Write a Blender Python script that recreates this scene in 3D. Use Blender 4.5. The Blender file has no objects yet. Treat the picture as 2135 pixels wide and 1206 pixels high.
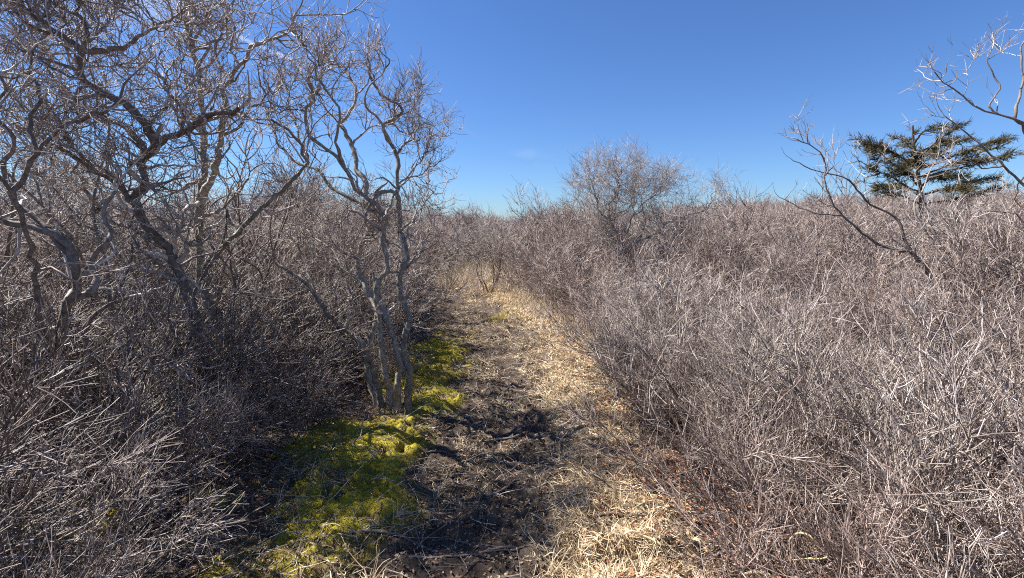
import bpy, math, random
import numpy as np

# ------------------------------------------------------------------ camera, sky, sun, exposure
sc = bpy.context.scene
COL = sc.collection
rng = np.random.default_rng(11)
random.seed(5)
F_PX = 978.0; CX = 1067.5; CY = 603.0; CAM_H = 1.65
PITCH = math.radians(8.03)
cam_d = bpy.data.cameras.new('camera'); cam = bpy.data.objects.new('camera', cam_d); COL.objects.link(cam)
cam.location = (0, 0, CAM_H); cam.rotation_euler = (math.pi/2 - PITCH, 0, 0)
cam_d.sensor_width = 36; cam_d.lens = 36*F_PX/2135; cam_d.clip_start = 0.05; cam_d.clip_end = 60000
sc.camera = cam
SUN_AZ = math.radians(76)      # from +Y towards -X
SUN_EL = math.radians(50)
sun_dir = np.array([-math.sin(SUN_AZ)*math.cos(SUN_EL), math.cos(SUN_AZ)*math.cos(SUN_EL), math.sin(SUN_EL)])
world = bpy.data.worlds.new('World'); sc.world = world; world.use_nodes = True
wn = world.node_tree; wn.nodes.clear()
sky = wn.nodes.new('ShaderNodeTexSky'); sky.sky_type = 'NISHITA'; sky.sun_disc = False
sky.sun_elevation = SUN_EL; sky.sun_rotation = -SUN_AZ
sky.altitude = 0; sky.air_density = 1.0; sky.dust_density = 0.15; sky.ozone_density = 2.4
bg = wn.nodes.new('ShaderNodeBackground'); bg.inputs[1].default_value = 0.0625
wo = wn.nodes.new('ShaderNodeOutputWorld')
tint = wn.nodes.new('ShaderNodeMix'); tint.data_type = 'RGBA'; tint.blend_type = 'MULTIPLY'; tint.inputs[0].default_value = 1
tint.inputs[7].default_value = (.44, .63, .94, 1)
wn.links.new(sky.outputs[0], tint.inputs[6]); wn.links.new(tint.outputs[2], bg.inputs[0]); wn.links.new(bg.outputs[0], wo.inputs[0])
sl = bpy.data.lights.new('sun', 'SUN'); sl.energy = 5.0; sl.angle = math.radians(0.55); sl.color = (1, .955, .89)
so = bpy.data.objects.new('sun', sl); COL.objects.link(so)
from mathutils import Vector
so.rotation_euler = Vector(-sun_dir).to_track_quat('-Z', 'Y').to_euler()
so.location = (-20, 8, 20)
sc.view_settings.view_transform = 'Standard'; sc.view_settings.look = 'None'
sc.view_settings.gamma = 1; sc.view_settings.use_curve_mapping = False
sc.view_settings.exposure = 1.36
sc.render.engine = 'CYCLES'
sc.cycles.max_bounces = 5; sc.cycles.diffuse_bounces = 3; sc.cycles.glossy_bounces = 2
sc.cycles.transparent_max_bounces = 8
sc.cycles.use_denoising = False
sc.cycles.pixel_filter_type = 'BLACKMAN_HARRIS'; sc.cycles.filter_width = 1.1

# ------------------------------------------------------------------ helpers
def px(x, y, Y):
    """point at forward distance Y on the ray through a photograph position"""
    u = (x-CX)/F_PX; v = (y-CY)/F_PX
    d = np.array([u, math.cos(PITCH)-v*math.sin(PITCH), -(v*math.cos(PITCH)+math.sin(PITCH))])
    return d*(Y/d[1]) + np.array([0, 0, CAM_H])

def proj(P):
    """world points -> photograph px"""
    q = P - np.array([0, 0, CAM_H])
    zc = q[..., 1]*math.cos(PITCH) - q[..., 2]*math.sin(PITCH)
    vc = -(q[..., 2]*math.cos(PITCH) + q[..., 1]*math.sin(PITCH))
    return np.stack([CX+F_PX*q[..., 0]/zc, CY+F_PX*vc/zc], -1)

def hash2(ix, iy, seed):
    h = (ix.astype(np.int64)*374761393 + iy.astype(np.int64)*668265263 + seed*974634777) & 0x7fffffff
    h = ((h ^ (h >> 13))*1274126177) & 0x7fffffff
    return ((h ^ (h >> 16)) & 0xffff)/65535.0

def vnoise(x, y, seed=0):
    ix = np.floor(x); iy = np.floor(y); fx = x-ix; fy = y-iy
    fx = fx*fx*(3-2*fx); fy = fy*fy*(3-2*fy)
    a = hash2(ix, iy, seed); b = hash2(ix+1, iy, seed); c = hash2(ix, iy+1, seed); d = hash2(ix+1, iy+1, seed)
    return (a+(b-a)*fx) + ((c+(d-c)*fx)-(a+(b-a)*fx))*fy - .5

def fbm(x, y, s, oct=4, seed=0, gain=.5):
    x = np.asarray(x, float)/s; y = np.asarray(y, float)/s; t = 0; a = 1
    for o in range(oct):
        t = t + a*vnoise(x*2**o+17.3*o, y*2**o-9.1*o, seed+o); a *= gain
    return t

def sstep(a, b, x):
    t = np.clip((x-a)/(b-a), 0, 1); return t*t*(3-2*t)

def path_c(y):  return np.interp(y, [0, 2, 4.2, 6.8, 8.7, 11.2, 13, 16, 22], [-.1, -.1, -.08, -.25, -.75, -1.15, -1.8, -4, -12])
def path_l(y):  return np.interp(y, [0, 2, 3, 4.2, 6.8, 8.7, 11.2, 14], [-1.2, -1.3, -1.5, -1.1, -1.4, -1.75, -2.1, -3.6])
def path_r(y):  return np.interp(y, [0, 2, 3, 4.2, 6.8, 8.7, 11.2, 14], [1.2, 1.05, .98, .95, 1.05, .6, .15, -.9])

def moss_mask(x, y):
    e = fbm(x, y, .5, 5, 31, .65)*.8
    m1 = np.maximum(np.abs((x+1.06)/np.interp(y, [2.2, 3.0, 3.6, 4], [.36, .56, .62, .45])), np.abs((y-3.05)/.95))
    a = sstep(1.25, .55, m1+e)
    m2 = np.sqrt(((x+1.03)/.50)**2 + ((y-5.4)/1.5)**2)
    a = np.maximum(a, sstep(1.25, .5, m2+e))
    m3 = np.sqrt(((x+.85)/.45)**2 + ((y-4.2)/.6)**2)
    a = np.maximum(a, sstep(1.25, .5, m3+e))
    m4 = np.sqrt(((x+2.3)/.25)**2 + ((y-2.25)/.25)**2)
    a = np.maximum(a, sstep(1.1, .7, m4+e*.4)*.7)
    m5 = np.sqrt(((x+1.75)/.18)**2 + ((y-2.62)/.10)**2)
    a = np.maximum(a, sstep(1.1, .7, m5+e)*.9)
    m6 = np.sqrt(((x+.05)/.35)**2 + ((y-8.3)/.5)**2)
    a = np.maximum(a, sstep(1.1, .7, m6+e)*.5)
    a = a*(1-.8*sstep(.10, .32, fbm(x, y, .22, 4, 131, .65)))
    return a

def straw_mask(x, y):
    e = fbm(x, y, .35, 4, 51)*.5
    c = np.interp(y, [0, 2, 3, 4.2, 6.8, 8.7, 11.2, 13], [.50, .50, .64, .70, .80, .3, -.25, -1.2])
    w = np.interp(y, [0, 2, 3, 4.2, 6.8, 8.7, 11.2, 13], [.38, .36, .29, .25, .29, .32, .38, .8])
    return sstep(1.5, .55, np.abs(x-c)/w + e*1.2)

def height(x, y):
    x = np.asarray(x, float); y = np.asarray(y, float)
    r = np.sqrt(x*x+y*y)
    h = fbm(x, y, 2.2, 3, 3)*.10*sstep(0, 3, r)
    off = np.maximum(path_l(y)-x, x-path_r(y))
    h = h + .10*sstep(0, 1.5, off)
    h = h - .05*sstep(.75, .2, np.abs(x-path_c(y)))*sstep(0, 1, 14-y)
    h = h + .05*moss_mask(x, y)*sstep(9, 7, y)
    h = h + fbm(x, y, 28, 3, 77)*2.0*sstep(14, 40, r)
    h = h + .9*sstep(20, 70, y)*sstep(40, -30, np.abs(x+8))         # low rise straight ahead
    h = h + 3.6*sstep(25, 80, r)*sstep(0, 60, x)*sstep(-20, 20, y)      # land rises on the right
    h = h + 1.2*sstep(20, 80, r)*sstep(-10, -60, x)
    h = h - 8*sstep(150, 500, r)
    return h

# ---- mesh from numpy
def mesh_np(name, V, faces_list, mat, attrs=None, smooth=True):
    """V (n,3); faces_list: list of int arrays (m,k)"""
    me = bpy.data.meshes.new(name)
    V = np.ascontiguousarray(V, np.float32)
    me.vertices.add(len(V)); me.vertices.foreach_set('co', V.ravel())
    nl = sum(f.size for f in faces_list); nf = sum(len(f) for f in faces_list)
    me.loops.add(nl); me.polygons.add(nf)
    me.loops.foreach_set('vertex_index', np.concatenate([f.ravel() for f in faces_list]).astype(np.int32))
    tot = np.concatenate([np.full(len(f), f.shape[1]) for f in faces_list]).astype(np.int32)
    st = np.concatenate([[0], np.cumsum(tot)[:-1]]).astype(np.int32)
    me.polygons.foreach_set('loop_start', st)
    me.polygons.foreach_set('use_smooth', np.full(nf, smooth))
    for an, av in (attrs or {}).items():
        a = me.attributes.new(an, 'FLOAT', 'POINT'); a.data.foreach_set('value', np.asarray(av, np.float32))
    if mat: me.materials.append(mat)
    me.update(calc_edges=True)
    return me

def norm(v): return v/np.maximum(np.linalg.norm(v, axis=-1, keepdims=True), 1e-9)

def tube_arrays(P, R, S):
    """P (N,K,3), R (N,K) -> verts, quads"""
    N, K, _ = P.shape
    T = norm(np.gradient(P, axis=1))
    ref = np.where(np.abs(T[:, 0, 2:3]) > .9, np.array([[1., 0, 0]]), np.array([[0, 0, 1.]]))
    n = norm(np.cross(T[:, 0], ref)); V = np.empty((N, K, S, 3))
    ang = np.arange(S)*2*math.pi/S
    for k in range(K):
        n = norm(n - (n*T[:, k]).sum(-1, keepdims=True)*T[:, k]); b = np.cross(T[:, k], n)
        V[:, k] = P[:, k, None] + R[:, k, None, None]*(np.cos(ang)[None, :, None]*n[:, None] + np.sin(ang)[None, :, None]*b[:, None])
    i = (np.arange(N)[:, None, None]*K + np.arange(K-1)[None, :, None])*S
    s = np.arange(S)[None, None, :]; s2 = (s+1) % S
    Q = np.stack([i+s, i+s2, i+S+s2, i+S+s], -1).reshape(-1, 4)
    return V.reshape(-1, 3), Q

class Wood:
    """collects batches of tubes into one mesh"""
    def __init__(self): self.v = []; self.q = []; self.a = []; self.n = 0
    def add(self, P, R, S, tone=None):
        if P.ndim == 2: P = P[None]; R = R[None]
        V, Q = tube_arrays(P, R, S)
        N, K = R.shape
        t = rng.random(N) if tone is None else np.full(N, tone)
        self.v.append(V); self.q.append(Q+self.n); self.a.append(np.repeat(t, K*S)); self.n += len(V)
        return self
    def mesh(self, name, mat):
        return mesh_np(name, np.concatenate(self.v), [np.concatenate(self.q)], mat, {'tone': np.concatenate(self.a)})

def walk(p0, d0, L, K, wig, up, kink=0., lean=None):
    """crooked random walks. p0,d0 (N,3), L (N,)"""
    N = len(p0); P = np.empty((N, K, 3)); P[:, 0] = p0; d = norm(d0); seg = L/(K-1)
    for k in range(1, K):
        w = wig*rng.standard_normal((N, 3))
        if kink: w += (rng.random((N, 1)) < .3)*kink*rng.standard_normal((N, 3))
        d = d + w; d[:, 2] += up
        if lean is not None: d = d + lean
        d = norm(d); P[:, k] = P[:, k-1] + d*(seg*(.7+.6*rng.random(N)))[:, None]
    return P

def children(P, R, M, t0, t1, ang, Lf, K, wig, up, rk=.65, rmin=.0012, kink=0., lean=None, taper=.75, rmax=1, skew=1., wr=0.):
    """side shoots on parents P,R. Lf(t, n) -> lengths"""
    N, Kp, _ = P.shape
    ln = np.linalg.norm(np.diff(P, axis=1), axis=2).sum(1)
    pw = ln/np.maximum(R.mean(1), .002)**wr; idx = rng.choice(N, M, p=pw/pw.sum()); t = t0+(t1-t0)*rng.random(M)**skew
    s = t*(Kp-1); i = np.minimum(s.astype(int), Kp-2); f = (s-i)[:, None]
    a = P[idx, i]; b = P[idx, i+1]; p = a+(b-a)*f; T = norm(b-a)
    r = R[idx, i]*(1-f[:, 0])+R[idx, i+1]*f[:, 0]
    q = norm(np.cross(T, rng.standard_normal((M, 3))))
    an = np.radians(ang[0]+(ang[1]-ang[0])*rng.random(M))[:, None]
    d = T*np.cos(an)+q*np.sin(an)
    L = Lf(t, M); C = walk(p, d, L, K, wig, up, kink, lean)
    r0 = np.clip(r*rk*(.8+.4*rng.random(M)), rmin, rmax)
    fall = 1-taper*np.linspace(0, 1, K)
    Rc = np.maximum(r0[:, None]*fall[None], rmin*.55)
    return C, Rc

def cat(pts, K):
    """Catmull-Rom through pts, resampled evenly to K"""
    p = np.asarray(pts, float)
    e = np.vstack([2*p[0]-p[1], p, 2*p[-1]-p[-2]]); out = []
    for i in range(len(p)-1):
        t = np.linspace(0, 1, 10, endpoint=False)[:, None]
        a, b, c, d = e[i:i+4]
        out.append(.5*((2*b)+(c-a)*t+(2*a-5*b+4*c-d)*t*t+(-a+3*b-3*c+d)*t**3))
    o = np.vstack(out+[p[-1:]])
    s = np.concatenate([[0], np.cumsum(np.linalg.norm(np.diff(o, axis=0), axis=1))])
    u = np.linspace(0, s[-1], K)
    return np.stack([np.interp(u, s, o[:, k]) for k in range(3)], -1)

def link(name, data, parent=None, label=None, cat_=None, group=None, kind=None, loc=None):
    o = bpy.data.objects.new(name, data); COL.objects.link(o)
    if parent is not None: o.parent = parent
    if loc is not None: o.location = loc
    if label: o['label'] = label
    if cat_: o['category'] = cat_
    if group: o['group'] = group
    if kind: o['kind'] = kind
    return o

# ------------------------------------------------------------------ materials
def lin(c): return tuple(((v/12.92) if v <= .04045 else ((v+.055)/1.055)**2.4) for v in c)
def new_mat(name):
    m = bpy.data.materials.new(name); m.use_nodes = True; nt = m.node_tree
    b = nt.nodes['Principled BSDF']; b.inputs['Roughness'].default_value = .8
    b.inputs['Specular IOR Level'].default_value = .3
    return m, nt, b
def ramp(nt, stops):
    r = nt.nodes.new('ShaderNodeValToRGB'); e = r.color_ramp.elements
    while len(e) > 1: e.remove(e[-1])
    e[0].position = stops[0][0]; e[0].color = (*stops[0][1], 1)
    for p, c in stops[1:]: x = e.new(p); x.color = (*c, 1)
    return r
def noise(nt, scale, detail=5, rough=.6, obj=True):
    tc = nt.nodes.new('ShaderNodeTexCoord'); n = nt.nodes.new('ShaderNodeTexNoise')
    n.inputs['Scale'].default_value = scale; n.inputs['Detail'].default_value = detail; n.inputs['Roughness'].default_value = rough
    nt.links.new(tc.outputs['Object'], n.inputs['Vector']); return n
def mixc(nt, fac, a, b, mode='MIX'):
    m = nt.nodes.new('ShaderNodeMix'); m.data_type = 'RGBA'; m.blend_type = mode
    for s, v in ((m.inputs[0], fac), (m.inputs[6], a), (m.inputs[7], b)):
        if hasattr(v, 'links'): nt.links.new(v, s)
        elif isinstance(v, tuple): s.default_value = (*v, 1)
        else: s.default_value = v
    return m.outputs[2]
def attr(nt, name):
    a = nt.nodes.new('ShaderNodeAttribute'); a.attribute_name = name; return a.outputs['Fac']

def bark_mat(name, c0, c1, lichen=None, lic_amt=.5, scale=30, rough=.75, bump=.3, vary=None):
    m, nt, b = new_mat(name)
    r = ramp(nt, [(0, c0), (.5, tuple(x*.72+y*.28 for x, y in zip(c0, c1))), (1, c1)])
    nt.links.new(attr(nt, 'tone'), r.inputs[0])
    n = noise(nt, scale); nr = ramp(nt, [(.3, (.45, .43, .42)), (.7, (1.35, 1.35, 1.35))]); nt.links.new(n.outputs[0], nr.inputs[0])
    col = mixc(nt, 1.0, r.outputs[0], nr.outputs[0], 'MULTIPLY')
    if lichen:
        n2 = noise(nt, 14, 4, .7); lr = ramp(nt, [(lic_amt, (0, 0, 0)), (lic_amt+.08, (1, 1, 1))]); nt.links.new(n2.outputs[0], lr.inputs[0])
        col = mixc(nt, lr.outputs[0], col, lichen)
    if vary:
        oi = nt.nodes.new('ShaderNodeObjectInfo'); vr = ramp(nt, vary); vr.color_ramp.interpolation = 'LINEAR'
        nt.links.new(oi.outputs['Random'], vr.inputs[0]); col = mixc(nt, 1.0, col, vr.outputs[0], 'MULTIPLY')
    nt.links.new(col, b.inputs['Base Color']); b.inputs['Roughness'].default_value = rough
    if bump:
        bp = nt.nodes.new('ShaderNodeBump'); bp.inputs['Strength'].default_value = bump; bp.inputs['Distance'].default_value = .01
        n3 = noise(nt, 90, 4); nt.links.new(n3.outputs[0], bp.inputs['Height']); nt.links.new(bp.outputs[0], b.inputs['Normal'])
    return m

M_bark = bark_mat('grey_bark', (.20, .175, .14), (.36, .32, .265), (.38, .40, .33), .58)
M_twig = bark_mat('twig_bark', (.20, .155, .13), (.62, .55, .49), None, bump=0, scale=25, rough=.6)
M_bush = bark_mat('bush_bark', (.15, .115, .10), (.74, .66, .61), None, bump=0, scale=18, rough=.55, vary=[(0, (.62, .56, .54)), (.3, (.95, .92, .91)), (.5, (.85, .74, .70)), (.7, (1.05, 1.05, 1.05)), (.85, (.90, .90, .86)), (1, (1.12, 1.09, 1.10))])
M_bushst = bark_mat('bush_stem_bark', (.09, .07, .06), (.36, .30, .26), None, bump=0, scale=18, rough=.6)
M_whip = bark_mat('whip_bark', (.10, .08, .07), (.62, .55, .51), None, bump=0, scale=18, rough=.5, vary=[(0, (.65, .62, .60)), (.5, (.95, .92, .9)), (1, (1.05, 1.05, 1.05))])
M_crown = bark_mat('pale_twig_bark', (.24, .20, .17), (.66, .60, .53), None, bump=0, scale=18, rough=.55)
M_red = bark_mat('red_twig_bark', (.17, .09, .065), (.38, .25, .20), None, bump=0, scale=18, rough=.6)
M_pale = bark_mat('pale_bark', (.28, .24, .20), (.42, .37, .32), (.38, .38, .33), .6, scale=20)
M_dark = bark_mat('dark_bark', (.15, .12, .10), (.27, .225, .19), (.3, .3, .27), .62)
M_cbark = bark_mat('cedar_bark', (.07, .05, .04), (.13, .095, .075))
M_cedar = bark_mat('cedar_foliage', (.045, .05, .018), (.16, .115, .05), None, bump=0, scale=6, rough=.7)

# ------------------------------------------------------------------ ground
def axis(fine0, fine1, step, lim0, lim1, g=1.13):
    a = list(np.arange(fine0, fine1, step)); s = step; x = a[-1]
    while x < lim1: s *= g; x += s; a.append(x)
    s = step; x = a[0]; b = []
    while x > lim0: s *= g; x -= s; b.append(x)
    return np.array(b[::-1]+a)
gx = axis(-2.4, 2.0, .017, -3000, 3000, 1.15)
gy1 = [1.2]
while gy1[-1] < 12: gy1.append(gy1[-1]+.012+.0065*(gy1[-1]-1.2))
s = gy1[-1]-gy1[-2]; x = gy1[-1]
while x < 3000: s *= 1.14; x += s; gy1.append(x)
s = .02; x = 1.2; b = []
while x > -1000: s *= 1.25; x -= s; b.append(x)
gy = np.array(b[::-1]+gy1)
X, Y = np.meshgrid(gx, gy, indexing='ij')
Z = height(X, Y)
MM = moss_mask(X, Y)*sstep(10, 8, Y); SM = straw_mask(X, Y)*sstep(14, 12, Y)
near = sstep(16, 9, np.sqrt(X*X+Y*Y))
inpath = sstep(-.25, .15, np.minimum(X-path_l(Y), path_r(Y)-X))
# churned peat, mossy cushions, matted litter
Z = Z + near*(inpath*(1-MM)*(np.abs(fbm(X*.5, Y*1.5, .32, 4, 5))*-.12 + .03) + fbm(X*.6, Y, .09, 4, 9, .7)*.05)
Z = Z + near*MM*(fbm(X*.7, Y*1.4, .13, 4, 12, .6)*.03+.008)
ni, nj = X.shape
def gnd(x, y):   # ground height incl. nothing of the fine relief
    return height(x, y)
I = np.arange((ni-1))[:, None]*nj + np.arange(nj-1)[None]
Q = np.stack([I, I+nj, I+nj+1, I+1], -1).reshape(-1, 4)
m, nt, b = new_mat('ground_soil')
pn = noise(nt, 9, 8, .7); pr = ramp(nt, [(.25, (.022, .016, .011)), (.5, (.075, .054, .039)), (.75, (.19, .145, .105))]); nt.links.new(pn.outputs[0], pr.inputs[0])
ln = noise(nt, 45, 6, .7); lr = ramp(nt, [(.3, (.03, .017, .011)), (.5, (.12, .075, .05)), (.7, (.25, .17, .12))]); nt.links.new(ln.outputs[0], lr.inputs[0])
mn = noise(nt, 7, 6, .65); mr = ramp(nt, [(.3, (.11, .09, .015)), (.45, (.30, .25, .02)), (.58, (.44, .37, .03)), (.7, (.22, .13, .04))]); nt.links.new(mn.outputs[0], mr.inputs[0])
sn = noise(nt, 60, 6, .7); sr = ramp(nt, [(.3, (.10, .07, .04)), (.7, (.42, .31, .19))]); nt.links.new(sn.outputs[0], sr.inputs[0])
c = mixc(nt, attr(nt, 'path'), lr.outputs[0], pr.outputs[0])
c = mixc(nt, attr(nt, 'straw'), c, sr.outputs[0])
c = mixc(nt, attr(nt, 'moss'), c, mr.outputs[0])
nt.links.new(c, b.inputs['Base Color']); b.inputs['Roughness'].default_value = .9
bp = nt.nodes.new('ShaderNodeBump'); bp.inputs['Strength'].default_value = .6; bp.inputs['Distance'].default_value = .03
bn = noise(nt, 40, 8, .75); nt.links.new(bn.outputs[0], bp.inputs['Height']); nt.links.new(bp.outputs[0], b.inputs['Normal'])
gme = mesh_np('ground', np.stack([X, Y, Z], -1).reshape(-1, 3), [Q], m,
              {'path': (inpath*near).ravel(), 'straw': (SM*.85).ravel(), 'moss': MM.ravel()})
link('ground', gme, kind='structure')
# sampled height of the built ground
def gz(x, y):
    i = np.clip(np.searchsorted(gx, x)-1, 0, ni-2); j = np.clip(np.searchsorted(gy, y)-1, 0, nj-2)
    fx = (x-gx[i])/(gx[i+1]-gx[i]); fy = (y-gy[j])/(gy[j+1]-gy[j])
    return (Z[i, j]*(1-fx)*(1-fy)+Z[i+1, j]*fx*(1-fy)+Z[i, j+1]*(1-fx)*fy+Z[i+1, j+1]*fx*fy)

# ------------------------------------------------------------------ contrail and cirrus, far up in the sky
def cloud_mat(name, dens, scale, stretch):
    m, nt, b = new_mat(name)
    out = nt.nodes['Material Output']; nt.nodes.remove(b)
    tr = nt.nodes.new('ShaderNodeBsdfTransparent'); di = nt.nodes.new('ShaderNodeBsdfTranslucent'); df = nt.nodes.new('ShaderNodeBsdfDiffuse')
    di.inputs[0].default_value = (.9, .9, .9, 1); df.inputs[0].default_value = (.9, .9, .9, 1)
    ad = nt.nodes.new('ShaderNodeMixShader'); nt.links.new(di.outputs[0], ad.inputs[1]); nt.links.new(df.outputs[0], ad.inputs[2])
    mx = nt.nodes.new('ShaderNodeMixShader')
    tc = nt.nodes.new('ShaderNodeTexCoord'); mp = nt.nodes.new('ShaderNodeMapping'); mp.inputs['Scale'].default_value = stretch
    n = nt.nodes.new('ShaderNodeTexNoise'); n.inputs['Scale'].default_value = scale; n.inputs['Detail'].default_value = 5
    nt.links.new(tc.outputs['Object'], mp.inputs[0]); nt.links.new(mp.outputs[0], n.inputs['Vector'])
    mr = nt.nodes.new('ShaderNodeMapRange'); mr.inputs[1].default_value = .35; mr.inputs[2].default_value = .75
    nt.links.new(n.outputs[0], mr.inputs[0])
    mu = nt.nodes.new('ShaderNodeMath'); mu.operation = 'MULTIPLY'; nt.links.new(mr.outputs[0], mu.inputs[0]); nt.links.new(attr(nt, 'dens'), mu.inputs[1])
    m2 = nt.nodes.new('ShaderNodeMath'); m2.operation = 'MULTIPLY'; m2.inputs[1].default_value = dens; m2.use_clamp = True; nt.links.new(mu.outputs[0], m2.inputs[0])
    nt.links.new(m2.outputs[0], mx.inputs[0]); nt.links.new(tr.outputs[0], mx.inputs[1]); nt.links.new(ad.outputs[0], mx.inputs[2])
    nt.links.new(mx.outputs[0], out.inputs[0]); return m

def sky_ribbon(name, pts, widths, dens, label, cat_, mat, D=9000):
    C = []
    for (x, y) in pts:
        d = px(x, y, 1.0)-np.array([0, 0, CAM_H]); C.append(d/np.linalg.norm(d)*D)
    C = cat(C, 60); k = len(C)
    T = norm(np.gradient(C, axis=0)); Nn = norm(C); B = norm(np.cross(T, Nn))
    w = np.interp(np.linspace(0, 1, k), np.linspace(0, 1, len(widths)), widths)*D/F_PX
    dd = np.interp(np.linspace(0, 1, k), np.linspace(0, 1, len(dens)), dens)
    rows = 9; V = []; A = []
    for r in range(rows):
        f = r/(rows-1)*2-1
        V.append(C+B*(w*f/2)[:, None]+Nn*((1-f*f)*w*.3)[:, None]); A.append(dd*math.cos(f*math.pi/2)**1.5)
    V = np.stack(V, 1).reshape(-1, 3); A = np.stack(A, 1).reshape(-1)
    I = np.arange(k-1)[:, None]*rows+np.arange(rows-1)[None]
    Q = np.stack([I, I+1, I+rows+1, I+rows], -1).reshape(-1, 4)
    return link(name, mesh_np(name, V, [Q], mat, {'dens': A}), label=label, cat_=cat_)
M_con = cloud_mat('contrail_vapour', .9, .0012, (1, 1, 1))
sky_ribbon('contrail', [(330, -20), (430, 45), (575, 112), (700, 158), (870, 212), (1003, 292)], [16, 12, 9, 14, 12, 8],
           [.2, .9, 1.1, .25, .35, .05][0:6], 'white aircraft contrail crossing the blue sky behind the bare trees', 'contrail', M_con)
M_cir = cloud_mat('cirrus_vapour', .35, .0008, (1, 1, 1))
sky_ribbon('cirrus_wisp', [(1050, 322), (1110, 330), (1175, 340)], [20, 45, 20], [0, .8, 0], 'faint pale wisp of high cloud low above the far thicket', 'cloud', M_cir)
sky_ribbon('cirrus_wisp', [(150, 60), (400, -40), (700, -200)], [100, 210, 140], [.4, 1.1, .5], 'broad thin veil of white cloud behind the tall bare tree tops', 'cloud', M_cir)

# ------------------------------------------------------------------ bushes (prototypes, shared meshes)
def bush_wood(H=1.35, spread=.5, nst=12, lean=(0, 0), n1=80, n2=480, n3=1500, fine=1.0, wig=.16, upr=.06):
    a = rng.random(nst)*2*math.pi; rr = .16*np.sqrt(rng.random(nst))
    p0 = np.stack([rr*np.cos(a), rr*np.sin(a), np.full(nst, -.06)], -1)
    tl = np.radians(6+38*rng.random(nst)**.8)*spread*2; az = a+rng.standard_normal(nst)*.5
    tl[:nst//4] += .5
    d = np.stack([np.sin(tl)*np.cos(az)+lean[0], np.sin(tl)*np.sin(az)+lean[1], np.cos(tl)], -1)
    L = H*(.75+.35*rng.random(nst)); le = np.array([[lean[0]*.05, lean[1]*.05, 0]])
    S = walk(p0, d, L, 10, wig*.8, upr*.6, .15, le)
    Rs = (.0085*(.6+.6*rng.random(nst)))[:, None]*(1-.68*np.linspace(0, 1, 10))[None]
    B1, R1 = children(S, Rs, n1, .06, 1, (20, 55), lambda t, m: H*(.42-.22*t)*(.6+.7*rng.random(m)), 7, wig*1.1, upr, .6, .0022*fine, .2, le)
    B2, R2 = children(B1, R1, n2, .1, 1, (18, 48), lambda t, m: .22*H*(1-.35*t)*(.5+.9*rng.random(m)), 5, wig*1.2, upr, .65, .0016*fine, .1, le)
    B3, R3 = children(B2, R2, n3, .05, 1, (20, 50), lambda t, m: .12*H*(.4+1.1*rng.random(m)), 4, wig*1.2, upr, .7, .0012*fine, 0)
    return (S, Rs), (B1, R1), (B2, R2), (B3, R3)

def bush_meshes(kw, mat, split):
    (S, Rs), (B1, R1), (B2, R2), (B3, R3) = bush_wood(**kw)
    cr = Wood().add(B1, R1, 3).add(B2, R2, 3).add(B3, R3, 3)
    stems = []
    if split:
        for i in range(len(S)): stems.append(Wood().add(S[i], Rs[i], 5).mesh('stem', M_bushst))
        return stems, cr.mesh('crown', mat), None
    w = Wood().add(S, Rs, 4).add(B1, R1, 3).add(B2, R2, 3).add(B3, R3, 3)
    return None, None, w.mesh('leafless_bush', mat)

NEAR = [bush_meshes(dict(H=1.3, nst=11, lean=(.36, 0), n1=120, n2=760, n3=2100, spread=.44, fine=2.0, wig=.085, upr=.075), M_bush, True) for _ in range(5)]   # leaning +x
MID = [bush_meshes(dict(H=1.35, nst=12, lean=(.14, 0), n1=110, n2=640, n3=2000, fine=2.4, wig=.11), M_bush, False)[2] for _ in range(6)]
WHIP = [bush_meshes(dict(H=1.35, nst=14, lean=(.42, .08), n1=110, n2=560, n3=1100, spread=.36, fine=2.4, wig=.06, upr=.03), M_whip, True) for _ in range(3)]
FAR = [bush_meshes(dict(H=1.5, nst=10, n1=60, n2=360, n3=1000, fine=3.2, spread=.6), M_bush, False)[2] for _ in range(3)]
FARRED = [bush_meshes(dict(H=1.5, nst=10, n1=60, n2=360, n3=1000, fine=3.2, spread=.6), M_red, False)[2] for _ in range(2)]

spots = []
def free(x, y, d):
    return all((x-a)**2+(y-b_)**2 > d*d for a, b_ in spots)
def clearing(x, y, m=0.):
    """True on the path"""
    if y > 14.5: return False
    return path_l(y)-m < x < path_r(y)+m

def place_near(x, y, s, rz, side, label, group):
    pool = WHIP if side == 'L' else NEAR
    st, cr, _ = pool[rng.integers(len(pool))]
    e = link('leafless_bush', None, None, label, 'bush', group, loc=(x, y, float(gz(x, y))-.02))
    e.rotation_euler = (0, 0, rz); e.scale = (s, s, s*(.9+.2*rng.random())); e.empty_display_size = .2
    for m_ in st: link('stem', m_, e)
    link('crown', cr, e)
def place_mid(x, y, s, rz, label, group, meshes=MID):
    e = link('leafless_bush', meshes[rng.integers(len(meshes))], None, label, 'bush', group, loc=(x, y, float(gz(x, y))-.02))
    e.rotation_euler = (0, 0, rz); e.scale = (s, s, s*(.88+.24*rng.random()))

G_R = 'leafless bushes in the thicket right of the path'; G_L = 'leafless bushes in the undergrowth left of the path'
count = 0
cand = []
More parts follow.
